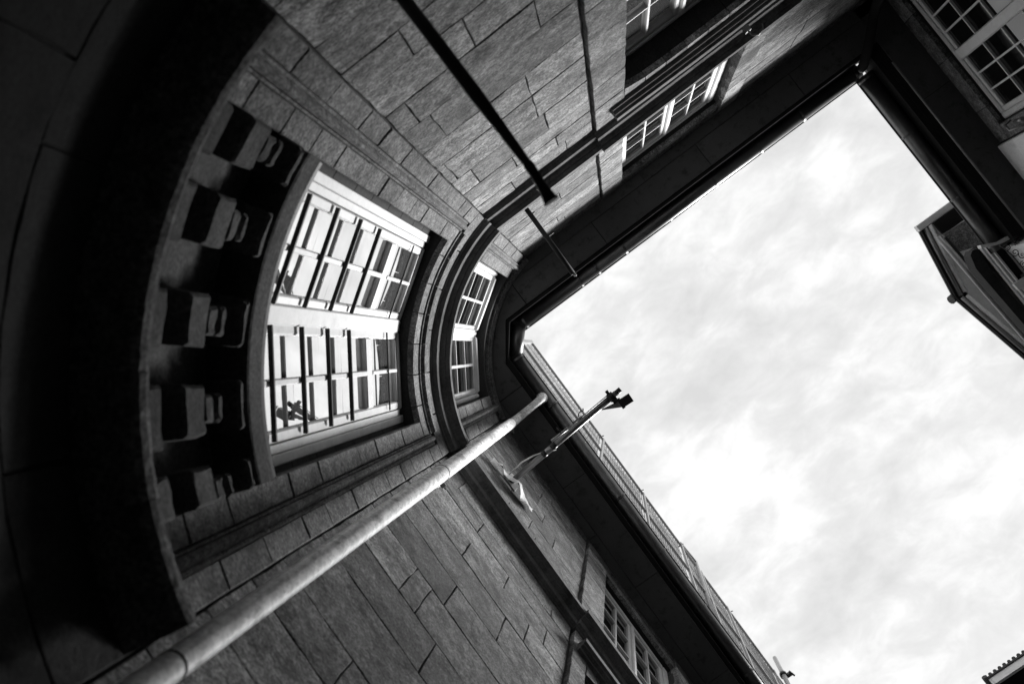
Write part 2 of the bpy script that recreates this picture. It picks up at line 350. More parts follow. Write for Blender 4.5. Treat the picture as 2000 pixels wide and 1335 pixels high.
for (i0, i1, m0, m1, o0, o1) in ((J1, 252.2, 252.35, 255.0, 255.1, QA - .1), (J0, 198.0, 197.85, 195.2, 195.1, QB + .1)):
    for zj, zk, ztop in ((ZJ, ZK, 6.88), (ZJU, ZJU, 10.6)):
        arcstones(min(i0, i1), max(i0, i1), zj, .0)
        arcstones(min(o0, o1), max(o0, o1), zk, .0)
        # moulding stones: a roll and fillet running up the wall
        for z0, z1 in zip(zk, zk[1:]):
            mb = MB(); a, b = (m0, m1); zt = z1 - .003 if z1 != zk[-1] else ztop
            prof = [(0., -.05), (0., .012), (.12, .014), (.16, .004), (.2, .030), (.38, .042), (.55, .036), (.75, .016), (.8, .022), (.95, .022), (1., .008), (1., -.05)]
            K = len(prof); vs = [FR(a + (b - a) * t, n, z0 + .003) for t, n in prof] + [FR(a + (b - a) * t, n, zt) for t, n in prof]
            mb.add(vs, [(q, (q + 1) % K, K + (q + 1) % K, K + q) for q in range(K)] + [tuple(range(K)), tuple(range(K, 2 * K))]); part(mb, 'moulding_stone', 'carved')
# head bands
for i in range(7):
    a = J0 - 3.7 + (J1 - J0 + 7.4) * i / 7; b = J0 - 3.7 + (J1 - J0 + 7.4) * (i + 1) / 7
    mb = MB(); mb.block(FR, a + .1, b - .1, 6.72 if 0 < i < 6 else 6.725, 6.90, -.045, .0, seg=4, bev=.004, jit=.001); part(mb, 'head_stone', 'carved')
    mb = MB(); mb.block(FR, a + .03, b - .03, 6.723, 6.90, -.3, -.047, seg=4); part(mb, 'reveal_stone', 'base')  # black shade under the window head put into this stone's colour
    mb = MB(); mb.sweep(FR, a + .06, b - .06, [(-.05, 6.905), (.012, 6.905), (.016, 6.93), (.04, 6.945), (.045, 6.985), (.03, 7.01), (.035, 7.03), (.0, 7.05), (-.05, 7.05)], seg=5); part(mb, 'moulding_stone', 'carved')
for i in range(6):
    a = QB + .1 + (QA - QB - .2) * i / 6; b = QB + .1 + (QA - QB - .2) * (i + 1) / 6
    mb = MB(); mb.block(FR, a + .1, b - .1, 7.055 if 0 < i < 5 else 7.055, 7.34, -.05, .0, seg=5, zs=2, bev=.005, jit=.002); part(mb, 'stone_block', 'carved')
for a0_, a1_ in ((QB + .1, 195.0), (255.1, QA - .1)):
    mb = MB(); mb.block(FR, a0_, a1_, 6.725, 7.05, -.05, 0, seg=2, bev=.005, jit=.002); part(mb, 'stone_block', 'carved')

# string course all the way round
PC = [(-.05, 7.34), (.012, 7.34), (.016, 7.362), (.05, 7.372), (.056, 7.395), (.058, 7.455), (.095, 7.470), (.100, 7.487), (.135, 7.497), (.138, 7.555), (.120, 7.575), (.02, 7.63), (-.05, 7.63)]
mb = MB(); mb.sweep(FA, SA - .02, .86, PC, seg=10, wob=.0005); part(mb, 'string_course', 'cornice')
mb = MB(); mb.sweep(FA, .862, WA1 + .3, [(n + .025 if n > 0 else n, z) for n, z in PC], seg=14, wob=.0005); part(mb, 'string_course', 'cornice')
mb = MB(); mb.sweep(FA, WA1 + .302, 4.7, PC, seg=14, wob=.0005); part(mb, 'string_course', 'cornice')
mb = MB(); mb.sweep(FR, QB, QA, PC, seg=44, wob=.0008); part(mb, 'string_course', 'cornice')
mb = MB(); mb.sweep(FB, SB - .02, 1.58, PC, seg=14, wob=.0005); part(mb, 'string_course', 'cornice')
mb = MB(); mb.sweep(FB, 1.582, 6.2, [(n + .025 if n > 0 else n, z) for n, z in PC], seg=30, wob=.0005); part(mb, 'string_course', 'cornice')
# sill mouldings of the upper bay window
mb = MB(); mb.sweep(FR, J0 - .5, J1 + .5, [(-.2, 7.64), (.085, 7.64), (.09, 7.70), (.035, 7.72), (.04, 7.80), (.075, 7.81), (.08, 7.86), (.01, 7.90), (-.2, 8.12)], seg=28); part(mb, 'window_sill', 'cornice')
mb = MB(); mb.sweep(FA, WA0 + .002, WA1 - .002, [(-.3, 7.64), (.02, 7.64), (.02, 7.70), (-.3, 7.76)], seg=2); part(mb, 'window_sill', 'cornice')
mb = MB(); mb.sweep(FB, WB0 + .002, WB1 - .002, [(-.3, 8.43), (-.02, 8.43), (-.02, 8.47), (-.3, 8.53)], seg=2); part(mb, 'window_sill', 'cornice')

# ledge, blind balustrade and handrail under the big window
PL = [(-.05, 2.405), (.14, 2.405), (.168, 2.412), (.186, 2.43), (.192, 2.455), (.188, 2.482), (.172, 2.505), (.145, 2.518), (.10, 2.525), (-.07, 2.53)]
lay(FR, [2.535, 2.615], None, J0 + .1, J1 - .1, n0=-.12, n1=.0, wmin=.5, wmax=.8, m='carved')
for i in range(5):
    a = QB + .2 + (QA - QB - .4) * i / 5; b = QB + .2 + (QA - QB - .4) * (i + 1) / 5
    mb = MB(); mb.sweep(FR, a + .03, b - .03, [(n + random.uniform(-.002, .002), z) for n, z in PL], seg=12, wob=.0015); part(mb, 'ledge_stone', 'carved')
def baluster(c, w0=-1., w1=1.):
    ob = None
    secs = [(2.62, 2.72, .105, 3.4), (2.725, 2.90, .0, 3.0), (2.905, 3.06, .085, 3.3), (3.065, 3.14, .08, 1.8), (3.145, 3.175, .03, 1.5), (3.18, 3.225, .075, 1.8), (3.23, 3.31, .03, 1.6), (3.315, 3.36, .10, 3.0)]
    mb = MB()
    for z0, z1, n, hw in secs:
        hw *= random.uniform(.93, 1.06); a = max(c - hw, J0 + .05); b = min(c + hw, J1 - .05)
        mb.block(FR, a, b, z0, z1, -.12, n, seg=3, zs=2, bev=.012, jit=.006)
    part(mb, 'baluster', 'dark_carved')
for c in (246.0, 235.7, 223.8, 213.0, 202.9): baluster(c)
mb = MB(); mb.sweep(FR, J0 + .1, J1 - .1, [(-.14, 3.40), (.095, 3.40), (.10, 3.41), (.105, 3.52), (.095, 3.53), (-.14, 3.56)], seg=24, wob=.0005); part(mb, 'handrail', 'dark_carved')
mb = MB(); mb.sweep(FR, J0 + .3, J1 - .3, [(.02, 3.565), (.085, 3.565), (.085, 3.60), (.02, 3.60)], seg=24); part(mb, 'rail_strip', 'iron')  # dark strip along the top of the handrail
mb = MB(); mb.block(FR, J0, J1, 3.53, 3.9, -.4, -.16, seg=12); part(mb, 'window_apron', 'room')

# ---- windows
def member(F, s0, s1, z0, z1, n0, n1, bev=.006): m_ = MB(); m_.block(F, s0, s1, z0, z1, n0, n1, bev=bev); return m_
def casement(F, parent, root, s0, s1, z0, z1, n, cols, rows, st=.06, bar=.022, bdep=.03, m='white', gl='window_glass'):
    mb = MB(); g_ = .002
    mb.block(F, s0, s0 + st, z0, z1, n - .03, n + .03, bev=.008); mb.block(F, s1 - st, s1, z0, z1, n - .03, n + .03, bev=.008)
    mb.block(F, s0 + st, s1 - st, z0, z0 + st, n - .03, n + .028, bev=.008); mb.block(F, s0 + st, s1 - st, z1 - st, z1, n - .03, n + .028, bev=.008)
    mb.build('casement', m, parent, root)
    xs = [s0 + st + (s1 - s0 - 2 * st) * i / cols for i in range(cols + 1)]; zs = rows if isinstance(rows, list) else [z0 + st + (z1 - z0 - 2 * st) * i / rows for i in range(rows + 1)]
    for x in xs[1:-1]: member(F, x - bar / 2, x + bar / 2, z0 + st, z1 - st, n - .02, n + bdep, .004).build('glazing_bar', m, parent, root)
    for z in zs[1:-1]: member(F, s0 + st, s1 - st, z - bar / 2, z + bar / 2, n - .02, n + bdep - .003, .004).build('glazing_bar', m, parent, root)
    for i in range(cols):
        for j in range(len(zs) - 1):
            p = MB(); t = .0008; q = [F(xs[i], n + random.uniform(-t, t), zs[j]), F(xs[i + 1], n + random.uniform(-t, t), zs[j]), F(xs[i + 1], n + random.uniform(-t, t), zs[j + 1]), F(xs[i], n + random.uniform(-t, t), zs[j + 1])]
            b_ = [F(xs[i], n - .008, zs[j]), F(xs[i + 1], n - .008, zs[j]), F(xs[i + 1], n - .008, zs[j + 1]), F(xs[i], n - .008, zs[j + 1])]
            p.add(q + b_, [(0, 1, 2, 3), (7, 6, 5, 4), (0, 4, 5, 1), (1, 5, 6, 2), (2, 6, 7, 3), (3, 7, 4, 0)]); p.build('pane', gl, parent, root)
def window(F, root, s0, s1, z0, z1, n, cols=2, rows=4, fr=.06, label=None, mull=.05, gl='window_glass'):
    mb = MB(); mid = (s0 + s1) / 2
    mb.block(F, s0, s0 + fr, z0, z1, n - .06, n + .05, bev=.012); mb.block(F, s1 - fr, s1, z0, z1, n - .06, n + .05, bev=.012)
    mb.block(F, s0 + fr, s1 - fr, z1 - fr, z1, n - .06, n + .048, bev=.012); mb.block(F, s0 + fr, s1 - fr, z0, z0 + fr, n - .06, n + .048, bev=.012)
    w_ = mb.build('window', 'white', root, root)
    if label: w_['label'] = label
    casement(F, w_, root, s0 + fr, mid - .004, z0 + fr, z1 - fr, n, cols, rows, gl=gl); casement(F, w_, root, mid + .004, s1 - fr, z0 + fr, z1 - fr, n, cols, rows, gl=gl)
    mb = MB(); mb.block(F, mid - mull / 2, mid + mull / 2, z0 + fr, z1 - fr, n + .031, n + .055, bev=.012); mb.build('mullion', 'white', w_, root)
    return w_
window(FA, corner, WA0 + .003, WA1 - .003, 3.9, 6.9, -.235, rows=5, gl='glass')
window(FB, corner, WB0 - .167, WB1 + .167, 3.9, 6.9, -.235, rows=5)
window(FA, corner, WA0 + .003, WA1 - .003, 7.72, 10.45, -.14, rows=5, fr=.085)
window(FB, corner, WB0 + .003, WB1 - .003, 8.5, 10.45, -.14, rows=3, fr=.085)

# the big window in the rounded bay: two flat casements set at an angle
zt = 6.70; zb = 3.75
AM = 225.0
wroot = None
mb = MB()
for a_, b_ in ((J0 - .2, J0 + 1.15), (J1 - 1.55, J1 + .2)):
    for z0_, z1_ in zip(ZJ[2:], ZJ[3:]):
        q_ = MB(); q_.block(FR, a_, b_, z0_ + .002, z1_ - .002, -.5, -.125, bev=.003); part(q_, 'reveal_stone', 'base')  # jamb shade beside the big window put into the colour
f1, L1 = chord(J0 + 1.2, AM, .165); f2, L2 = chord(AM, J1 - 1.6, .165)
mb.block(f1, 0, .054, zb, zt, -.05, .045, bev=.005); mb.block(f1, .055, .10, zb, zt - .052, -.05, .034, bev=.003); mb.block(f1, L1 - .045, L1, zb, zt, -.05, .045, bev=.006); mb.block(f1, .10, L1 - .045, zt - .05, zt, -.05, .04, bev=.012)
mb.block(f2, L2 - .055, L2, zb, zt, -.05, .045, bev=.005); mb.block(f2, L2 - .10, L2 - .056, zb, zt - .052, -.05, .034, bev=.003); mb.block(f2, 0, .045, zb, zt, -.05, .045, bev=.006); mb.block(f2, .045, L2 - .10, zt - .05, zt, -.05, .04, bev=.012)
big = mb.build('window', 'white', corner, corner); big['label'] = 'tall bent window with two white casements and dark cross bars'
BARS = [4.10, 4.53, 4.95, 5.36]
for f, Ln, flip in ((f1, L1, 0), (f2, L2, 1)):
    a, b = (.105, Ln - .048) if not flip else (.048, Ln - .105)
    st = .055
    mb = MB(); mb.block(f, a, a + st, zb, zt - .055, -.02, .03, bev=.008); mb.block(f, b - st, b, zb, zt - .055, -.02, .03, bev=.008)
    mb.block(f, a + st, b - st, zt - .055 - .05, zt - .055, -.02, .028, bev=.008); mb.build('casement', 'white', big, corner)
    mb = MB(); mb.block(f, a + st + .001, b - st - .001, 5.80, 5.93, -.02, .035, bev=.006); mb.build('transom', 'white', big, corner)
    mc = (a + b) / 2
    member(f, mc - .016, mc + .016, zb, 5.798, -.01, .04, .005).build('glazing_bar', 'white', big, corner)
    member(f, mc - .013, mc + .013, 5.932, zt - .106, -.01, .04, .005).build('glazing_bar', 'white', big, corner)
    for z in BARS:
        mb = MB(); mb.block(f, a + .012, b - .012, z, z + .020, .042, .064, bev=.003); mb.build('iron_bar', 'iron', big, corner)
    mb = MB(); mb.block(f, a + .012, b - .012, 6.30, 6.310, .042, .052, bev=.002); mb.build('iron_bar', 'iron', big, corner)
    zz = [zb] + BARS + [5.80]
    for (z0, z1) in list(zip(zz, zz[1:])) + [(5.93, 6.306), (6.306, zt - .105)]:
        for (x0, x1) in ((a + st, mc), (mc, b - st)):
            p = MB(); t = .0006; q = [f(x0, random.uniform(-t, t), z0), f(x1, random.uniform(-t, t), z0), f(x1, random.uniform(-t, t), z1), f(x0, random.uniform(-t, t), z1)]
            b_ = [f(x0, -.01, z0), f(x1, -.01, z0), f(x1, -.01, z1), f(x0, -.01, z1)]
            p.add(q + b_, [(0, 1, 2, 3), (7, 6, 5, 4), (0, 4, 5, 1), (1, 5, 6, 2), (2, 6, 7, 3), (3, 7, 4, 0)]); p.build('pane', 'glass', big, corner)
mb = MB(); mb.block(chord(AM - 1.6, AM + 1.6, .11)[0], 0, chord(AM - 1.6, AM + 1.6, .11)[1], zb, zt - .055, -.04, .0, bev=.01); mb.build('mullion', 'white', big, corner)
# upper bay window
f1, L1 = chord(J0 + .3, AM, .17); f2, L2 = chord(AM, J1 - .3, .17); zb, zt = 8.12, 10.45
mb = MB()
mb.block(f1, 0, .06, zb, zt, -.05, .05, bev=.02); mb.block(f1, .06, L1 - .03, zt - .16, zt, -.05, .06, bev=.03)
mb.block(f2, L2 - .06, L2, zb, zt, -.05, .05, bev=.02); mb.block(f2, .03, L2 - .06, zt - .16, zt, -.05, .06, bev=.03)
mb.block(f1, L1 - .03, L1, zb, zt, -.05, .055, bev=.01); mb.block(f2, 0, .03, zb, zt, -.05, .055, bev=.01)
w2 = mb.build('window', 'white', corner, corner); w2['label'] = 'smaller bent white window above the string course'
casement(f1, w2, corner, .062, L1 - .032, zb, zt - .162, 0, 2, 4, bar=.03); casement(f2, w2, corner, .032, L2 - .062, zb, zt - .162, 0, 2, 4, bar=.03)
fm, lm = chord(AM - 1.6, AM + 1.6, .115); mb = MB(); mb.block(fm, 0, lm, zb, zt - .16, -.05, .0, bev=.015); mb.build('mullion', 'white', w2, corner)

# ---- eaves: wall mould, boards, fascia, gutters
PE = [(-.05, 10.62), (.012, 10.62), (.015, 10.65), (.03, 10.655), (.035, 10.69), (.045, 10.70), (.045, 10.745), (-.05, 10.745)]
mb = MB(); mb.sweep(FA, SA, 4.7, [(n * .5 if n > 0 else n, z + .03 if z < 10.7 else z) for n, z in PE], seg=1); part(mb, 'eaves_moulding', 'carved')
mb = MB(); mb.sweep(FB, SB, 6.2, [(n * .5 if n > 0 else n, z + .03 if z < 10.7 else z) for n, z in PE], seg=1); part(mb, 'eaves_moulding', 'carved')
mb = MB(); mb.sweep(FR, QB, QA, PE, seg=40); part(mb, 'eaves_moulding', 'carved')
def slab(poly, z0, z1):
    mb = MB(); K = len(poly); mb.add([(x, y, z0) for x, y in poly] + [(x, y, z1) for x, y in poly], [tuple(range(K)), tuple(range(K, 2 * K))] + [(i, (i + 1) % K, K + (i + 1) % K, K + i) for i in range(K)]); return mb
xs = [-.55, .62, 2.1, 3.4, 4.74]
for a, b in zip(xs, xs[1:]): part(slab([(a + .004, -1.345), (b - .004, -1.345), (b - .004, -1.04), (a + .004, -1.04)], 10.752, 10.78), 'soffit_board', 'soffit')
xs = [-.55, 1.4, 3.0, 4.74]
for a, b in zip(xs, xs[1:]): part(slab([(a + .003, -1.8), (b - .003, -1.8), (b - .003, -1.352), (a + .003, -1.352)], 10.75, 10.78), 'soffit_board', 'soffit')
ys = [-.30, .95, 2.35, 3.7, 5.1, 6.5]
for a, b in zip(ys, ys[1:]): part(slab([(-1.48, a + .004), (-1.17, a + .004), (-1.17, b - .004), (-1.48, b - .004)], 10.752, 10.78), 'soffit_board', 'soffit')
ys = [-.30, 1.6, 3.3, 5.0, 6.5]
for a, b in zip(ys, ys[1:]): part(slab([(-1.9, a + .003), (-1.487, a + .003), (-1.487, b - .003), (-1.9, b - .003)], 10.75, 10.78), 'soffit_board', 'soffit')
part(slab([(-.557, -2.0), (-.557, -1.04), (-.86, -1.04), (-1.17, -.62), (-1.17, -.307), (-2.1, -.307), (-2.1, -2.0)], 10.754, 10.78), 'soffit_board', 'soffit')
part(slab([(-.557, -2.0), (4.74, -2.0), (4.74, -1.0), (-.84, -.99), (-1.10, -.66), (-1.13, 6.5), (-2.2, 6.5), (-2.2, -2.0)], 10.785, 10.82), 'eaves_deck', 'fascia')
mb = MB()
def fascia(p, q, z0=10.79, z1=11.08, t=.03):
    d = (Vector(q) - Vector(p)).normalized(); nn = Vector((-d.y, d.x)); P = [Vector(p), Vector(q), Vector(q) + nn * t, Vector(p) + nn * t]
    return slab([(v.x, v.y) for v in P], z0, z1)
for p, q in (((-.86, -1.03), (4.3, -1.03)), ((-1.16, -.64), (-.86, -1.03)), ((-1.16, 6.5), (-1.16, -.64))): part(fascia(p, q), 'fascia_board', 'fascia')
def gutter(p, q, rad=.09, z=11.05, t=.006, root=None, clips=None, name='gutter', flip=1):
    """half-round trough; p->q is its axis"""
    root = root or corner; p = Vector(p); q = Vector(q); d = (q - p).normalized(); nn = Vector((-d.y, d.x)); Ln = (q - p).length
    def pt(s, a, r, dz=0): o_ = p + d * s + nn * (r * math.cos(a)); return (o_.x, o_.y, z - r * math.sin(a) + dz)
    mb = MB(); K = 14; angs = [math.pi * i / K for i in range(K + 1)]
    for s in (0, Ln):
        mb.v += [pt(s, a, rad) for a in angs] + [pt(s, a, rad - t) for a in reversed(angs)]
    P = 2 * (K + 1)
    for i in range(P): r = (i + 1) % P; mb.f.append((i, r, P + r, P + i)); mb.sm.append(i < K)
    mb.f.append(tuple(range(P))); mb.f.append(tuple(range(P, 2 * P))); mb.sm += [False, False]
    gt = part(mb, name, 'gutter', root) if root is corner else mb.build(name, 'gutter', root, root)
    for sg in (1, -1):
        mb = MB(); e0 = p + nn * sg * rad; e1 = q + nn * sg * rad
        if sg == flip: mb.tube([(e0.x, e0.y, z + .004), (e1.x, e1.y, z + .004)], .013, 8); mb.build('bead', 'iron', gt, root)
    for s in (clips or []):
        mb = MB(); angs2 = [math.pi * (i / K) for i in range(K + 1)]; hw = .013
        for ss in (s - hw, s + hw): mb.v += [pt(ss, a, rad + .006) for a in angs2] + [pt(ss, a, rad + .001) for a in reversed(angs2)]
        for i in range(P): r = (i + 1) % P; mb.f.append((i, r, P + r, P + i)); mb.sm.append(False)
        mb.f.append(tuple(range(P))); mb.f.append(tuple(range(P, 2 * P))); mb.sm += [False, False]
        mb.build('gutter_clip', 'gutter', gt, root)
gutter((-.79, -.92), (4.13, -.92), clips=[.08, .9, 1.15, 1.55, 2.2, 2.85, 3.5, 4.1, 4.85])
gutter((-1.06, -.64), (-.79, -.92), rad=.088, flip=-1)
gutter((-1.055, -.66), (-1.055, 6.5), clips=[.06, .75, 1.12, 2.1, 2.9, 3.7, 4.6, 5.5], flip=-1)
part(slab([(-1.14, -.5), (-.99, -.60), (-.79, -.85), (-.55, -1.0), (-1.14, -1.0)], 11.07, 11.09), 'corner_flashing', 'fascia')
# roof slopes behind the gutters
part(slab([(-1.1, -1.05), (4.2, -1.05), (4.2, -6), (-6, -6), (-6, 8), (-1.1, 8)], 11.12, 11.2), 'roof', 'tile')

# ------------------------------------------------------------------ right-hand building C
rb = thing('shaded_building', (DC, 0, -EYE), 'shaded side building under boxed eaves with a white casement window at the right edge', 'building')
mb = MB(); mb.block(FC, -1.5, 1.62, LOW, 7.9, -.5, -.02); mb.block(FC, -1.5, -1.23, 7.9, 10.8, -.5, -.02); mb.block(FC, .50, 1.62, 7.9, 10.8, -.5, -.02); mb.block(FC, -1.23, .50, 10.47, 10.8, -.5, -.02)
mb.block(FC, 1.62, 1.63, LOW, 10.8, -3, -.02)
mb.build('wall_core', 'mortar', rb, rb)
lay(FC, [7.3, 7.6, 8.0, 8.4, 8.8, 9.2, 9.6, 10.0, 10.45], None, -1.48, -1.21, root=rb, wmin=2, wmax=3)
lay(FC, [6.0, 6.5, 7.0, 7.3, 7.6, 8.0, 8.4, 8.8, 9.2, 9.6, 10.0, 10.45], None, .50, .68, root=rb, wmin=2, wmax=3, n1=.03)
lay(FC, [10.45, 10.72], None, -1.48, .68, root=rb, wmin=.4, wmax=.7)
mb = MB(); mb.block(FC, .70, 1.60, LOW, 10.745, -.3, .04, bev=.01); mb.build('plaster_panel', 'plaster', rb, rb)
window(FC, rb, -1.2, .49, 7.9, 10.45, -.12, cols=3, rows=5, fr=.07, mull=.12)
for a, b in ((-1.8, -.2), (-.2, 1.66)):
    mb = MB(); q = slab([(4.385, a + .003), (4.80, a + .003), (4.80, b - .003), (4.385, b - .003)], 10.75, 10.78); q.build('soffit_board', 'soffit', rb, rb)
slab([(4.24, -1.0), (4.372, -1.0), (4.372, 1.66), (4.24, 1.66)], 10.80, 11.1).build('fascia_board', 'fascia', rb, rb)
slab([(4.24, -1.8), (6.5, -1.8), (6.5, 1.66), (4.24, 1.66)], 11.12, 11.2).build('roof', 'tile', rb, rb)
slab([(4.30, -1.0), (4.9, -1.0), (4.9, 1.66), (4.30, 1.66)], 10.785, 11.1).build('eaves_deck', 'fascia', rb, rb)
mb = MB(); mb.tube([(4.375, -.75, 10.76), (4.375, 1.66, 10.76)], .014, 8); mb.build('edge_bead', 'zinc', rb, rb)
gutter((4.145, -.84), (4.145, 1.66), rad=.10, root=rb, clips=[.05, .85, 1.75, 2.42], flip=1)

# outlet in the corner of the two gutters
mb = MB(); mb.tube([(4.14, -.92, 10.98), (4.14, -.92, 10.86), (4.17, -.97, 10.74), (4.26, -1.08, 10.60), (4.40, -1.25, 10.5), (4.46, -1.34, 10.3), (4.46, -1.36, 8.0)], .055, 14)
mb.build('rain_pipe', 'fascia'); solo(bpy.data.objects['rain_pipe'], 'dark rain pipe bending down from the gutters where the two eaves meet', 'downpipe')

# ------------------------------------------------------------------ pale downpipe in front of wall B
dp = thing('downpipe', (-1.45, -.02, -EYE), 'pale weathered downpipe with swan neck running up the wall to the gutter', 'downpipe')
mb = MB(); X0, Y0 = -1.45, -.019
mb.tube([(X0, Y0, -1.55), (X0, Y0, 1.5), (X0, Y0, 2.33), (X0, Y0, 6.1), (X0, Y0, 10.2)], .060, 28, taper=[.041, .041, .044, .057, .057]); mb.build('pipe', 'pipe', dp, dp)
pts = [(X0, Y0, 10.2), (X0, Y0, 10.28), (X0 + .02, Y0, 10.36), (X0 + .07, Y0 - .003, 10.43), (-1.18, -.035, 10.66), (-1.12, -.04, 10.72), (-1.085, -.045, 10.80), (-1.08, -.045, 10.90), (-1.08, -.045, 10.96)]
mb = MB(); mb.tube(pts, .060, 24, taper=[.056, .056, .052, .047, .044, .046, .05, .058, .07]); mb.build('elbow', 'pipe', dp, dp)
for z in (2.33, 6.10, 10.2):
    mb = MB(); rz = .046 if z < 3 else .0595; mb.tube([(X0, Y0, z - .004), (X0, Y0, z + .004)], rz, 28); c = mb.build('collar', 'fascia', dp, dp)
    mb = MB(); mb.tube([(X0 - .05, Y0 + .055, z), (-1.60, Y0 + .055, z)], .008, 8); mb.box((X0 - .035, Y0 + .07, z), (.035, .03, .02)); mb.tube([(X0 - .035, Y0 + .085, z - .012), (X0 - .035, Y0 + .105, z - .012)], .006, 8); mb.build('clamp_bolt', 'steel', c, dp)

# ------------------------------------------------------------------ bracket arm on wall B (above the string course)
ZARM = 8.9
arm = thing('bracket_lamp', (-DB, .40, ZARM - .0), 'banded metal arm with a dark clamp and box lamp, sticking out against the bright clouds', 'bracket arm')
mb = MB(); mb.tube([(-1.60, .44, ZARM), (-.27, .345, ZARM)], .030, 16); mb.build('tube', 'steel', arm, arm)
for t0, t1 in ((.30, .335), (.385, .43)):
    a = Vector((-1.60, .44, ZARM)); b = Vector((-.27, .345, ZARM)); mb = MB(); mb.tube([a.lerp(b, t0), a.lerp(b, t1)], .032, 16); mb.build('band', 'iron', arm, arm)
mb = MB(); mb.tube([(-.36, .35, ZARM), (-.30, .347, ZARM)], .045, 12); mb.box((-.335, .30, ZARM), (.03, .06, .05)); mb.box((-.32, .395, ZARM + .0), (.055, .05, .07)); mb.build('clamp', 'iron', arm, arm)
mb = MB(); mb.tube([(-.30, .347, ZARM), (-.215, .340, ZARM)], .026, 12); mb.build('tube_end', 'iron', arm, arm)
mb = MB(); Rz = Matrix.Rotation(.05, 3, 'Z'); mb.box((-.235, .455, ZARM - .03), (.115, .085, .09), Rz); mb.box((-.29, .45, ZARM - .02), (.03, .11, .04), Rz); mb.build('lamp_box', 'iron', arm, arm)
mb = MB(); mb.add([(-.50, .385, ZARM), (-.30, .42, ZARM + .02), (-.30, .49, ZARM + .02), (-.30, .42, ZARM + .05), (-.50, .385, ZARM + .04), (-.30, .49, ZARM + .05)], [(0, 1, 2), (4, 3, 5), (0, 1, 3, 4), (1, 2, 5, 3), (2, 0, 4, 5)]); mb.build('gusset', 'zinc', arm, arm)
mb = MB(); mb.tube([(-.92, .352, ZARM + .02), (-.36, .315, ZARM + .02)], .006, 8); mb.tube([(-1.05, .35, ZARM + .02), (-.85, .345, ZARM + .02)], .014, 8); mb.box((-.72, .335, ZARM + .03), (.10, .022, .02)); mb.build('guide_rod', 'zinc', arm, arm)
mb = MB(); mb.tube([(-.70, .318, ZARM), (-.68, .295, ZARM), (-.65, .285, ZARM), (-.625, .295, ZARM), (-.615, .275, ZARM)], .006, 8); mb.tube([(-.93, .27, ZARM), (-.93, .34, ZARM)], .006, 8); mb.build('hook', 'iron', arm, arm)
mb = MB(); mb.block(FB, .36, .53, ZARM - .10, ZARM + .12, -.001, .014, bev=.004); mb.build('wall_plate', 'steel', arm, arm)
# crumpled flashing round its foot
mb = MB(); rnd = random.Random(4); nx, nz = 15, 7
for j in range(nz):
    for i in range(nx):
        u = i / (nx - 1); v = j / (nz - 1); s = .16 + .62 * u; z = 8.62 + .34 * v - .10 * u
        mb.v.append(FB(s + rnd.uniform(-.015, .015), .02 + .05 * abs(math.sin(u * 9)) * (1 - v) + rnd.uniform(0, .025) + .05 * math.exp(-((u - .55) * 5) ** 2), z + rnd.uniform(-.02, .02) + .05 * math.sin(u * 7)))
for j in range(nz - 1):
    for i in range(nx - 1):
        if (i < 4 and j > 2) or (i > 10 and j < 2): continue
        a = j * nx + i; mb.f.append((a, a + 1, a + 1 + nx, a + nx)); mb.sm.append(True)
solo(mb.build('flashing', 'white'), 'crumpled pale sheet hanging on the wall at the foot of the banded arm', 'flashing')
mb = MB(); mb.tube([(-1.60, .37, 8.85), (-1.50, .36, 8.86), (-1.40, .345, 8.88), (-1.28, .36, 8.9), (-1.18, .39, 8.9), (-1.06, .44, 8.9)], .007, 8)
solo(mb.build('cable_end', 'white'), 'short pale cable sticking out from the wall beside the banded arm', 'cable')

# ------------------------------------------------------------------ dark horn-ended tube over wall A
pole = thing('horn_tube', (.12, -DA, 3.02), 'black tube with a flared end crossing in front of the flat stone wall', 'tube')
z0 = 3.02; Xp = .123
mb = MB(); mb.tube([(Xp - .004, -1.55, z0), (Xp, -1.2, z0), (Xp, -.95, z0), (Xp, -.66, z0)], .024, 20, taper=[.023, .0235, .0245, .0150]); mb.build('shaft', 'black', pole, pole)
mb = MB(); mb.tube([(Xp, -.665, z0), (Xp, -.655, z0), (Xp - .001, -.635, z0), (Xp - .003, -.61, z0), (Xp - .006, -.575, z0), (Xp - .009, -.545, z0), (Xp - .011, -.52, z0)], .02, 20, taper=[.0155, .0185, .0175, .0165, .0175, .021, .0245]); mb.build('horn', 'black', pole, pole)
mb = MB(); mb.tube([(Xp - .011, -.52, z0), (Xp - .0115, -.512, z0)], .028, 20); mb.build('rim', 'black', pole, pole)
mb = MB(); mb.tube([(Xp, -1.505, z0), (Xp, -1.37, z0)], .045, 16, taper=[.055, .034]); mb.box((Xp + .035, -1.36, z0), (.012, .05, .01)); mb.build('wall_socket', 'black', pole, pole)

# thin rod over the string course of wall A
rod = thing('wall_rod', (.08, -DA, 8.26), 'thin black rod running from the string course out to the gutter', 'rod')
mb = MB(); mb.tube([(.085, -1.52, 8.26), (.075, -.76, 8.26)], .0225, 12); mb.build('shaft', 'black', rod, rod)
mb = MB(); mb.box((.115, -1.42, 8.26), (.03, .012, .02)); mb.box((.125, -1.17, 8.26), (.06, .014, .02)); mb.build('lug', 'black', rod, rod)
mb = MB(); mb.tube([(.085, -.76, 8.26), (.078, -.735, 8.26)], .014, 10); mb.build('tip', 'zinc', rod, rod)  # pale end: light falling on the tip put into its colour

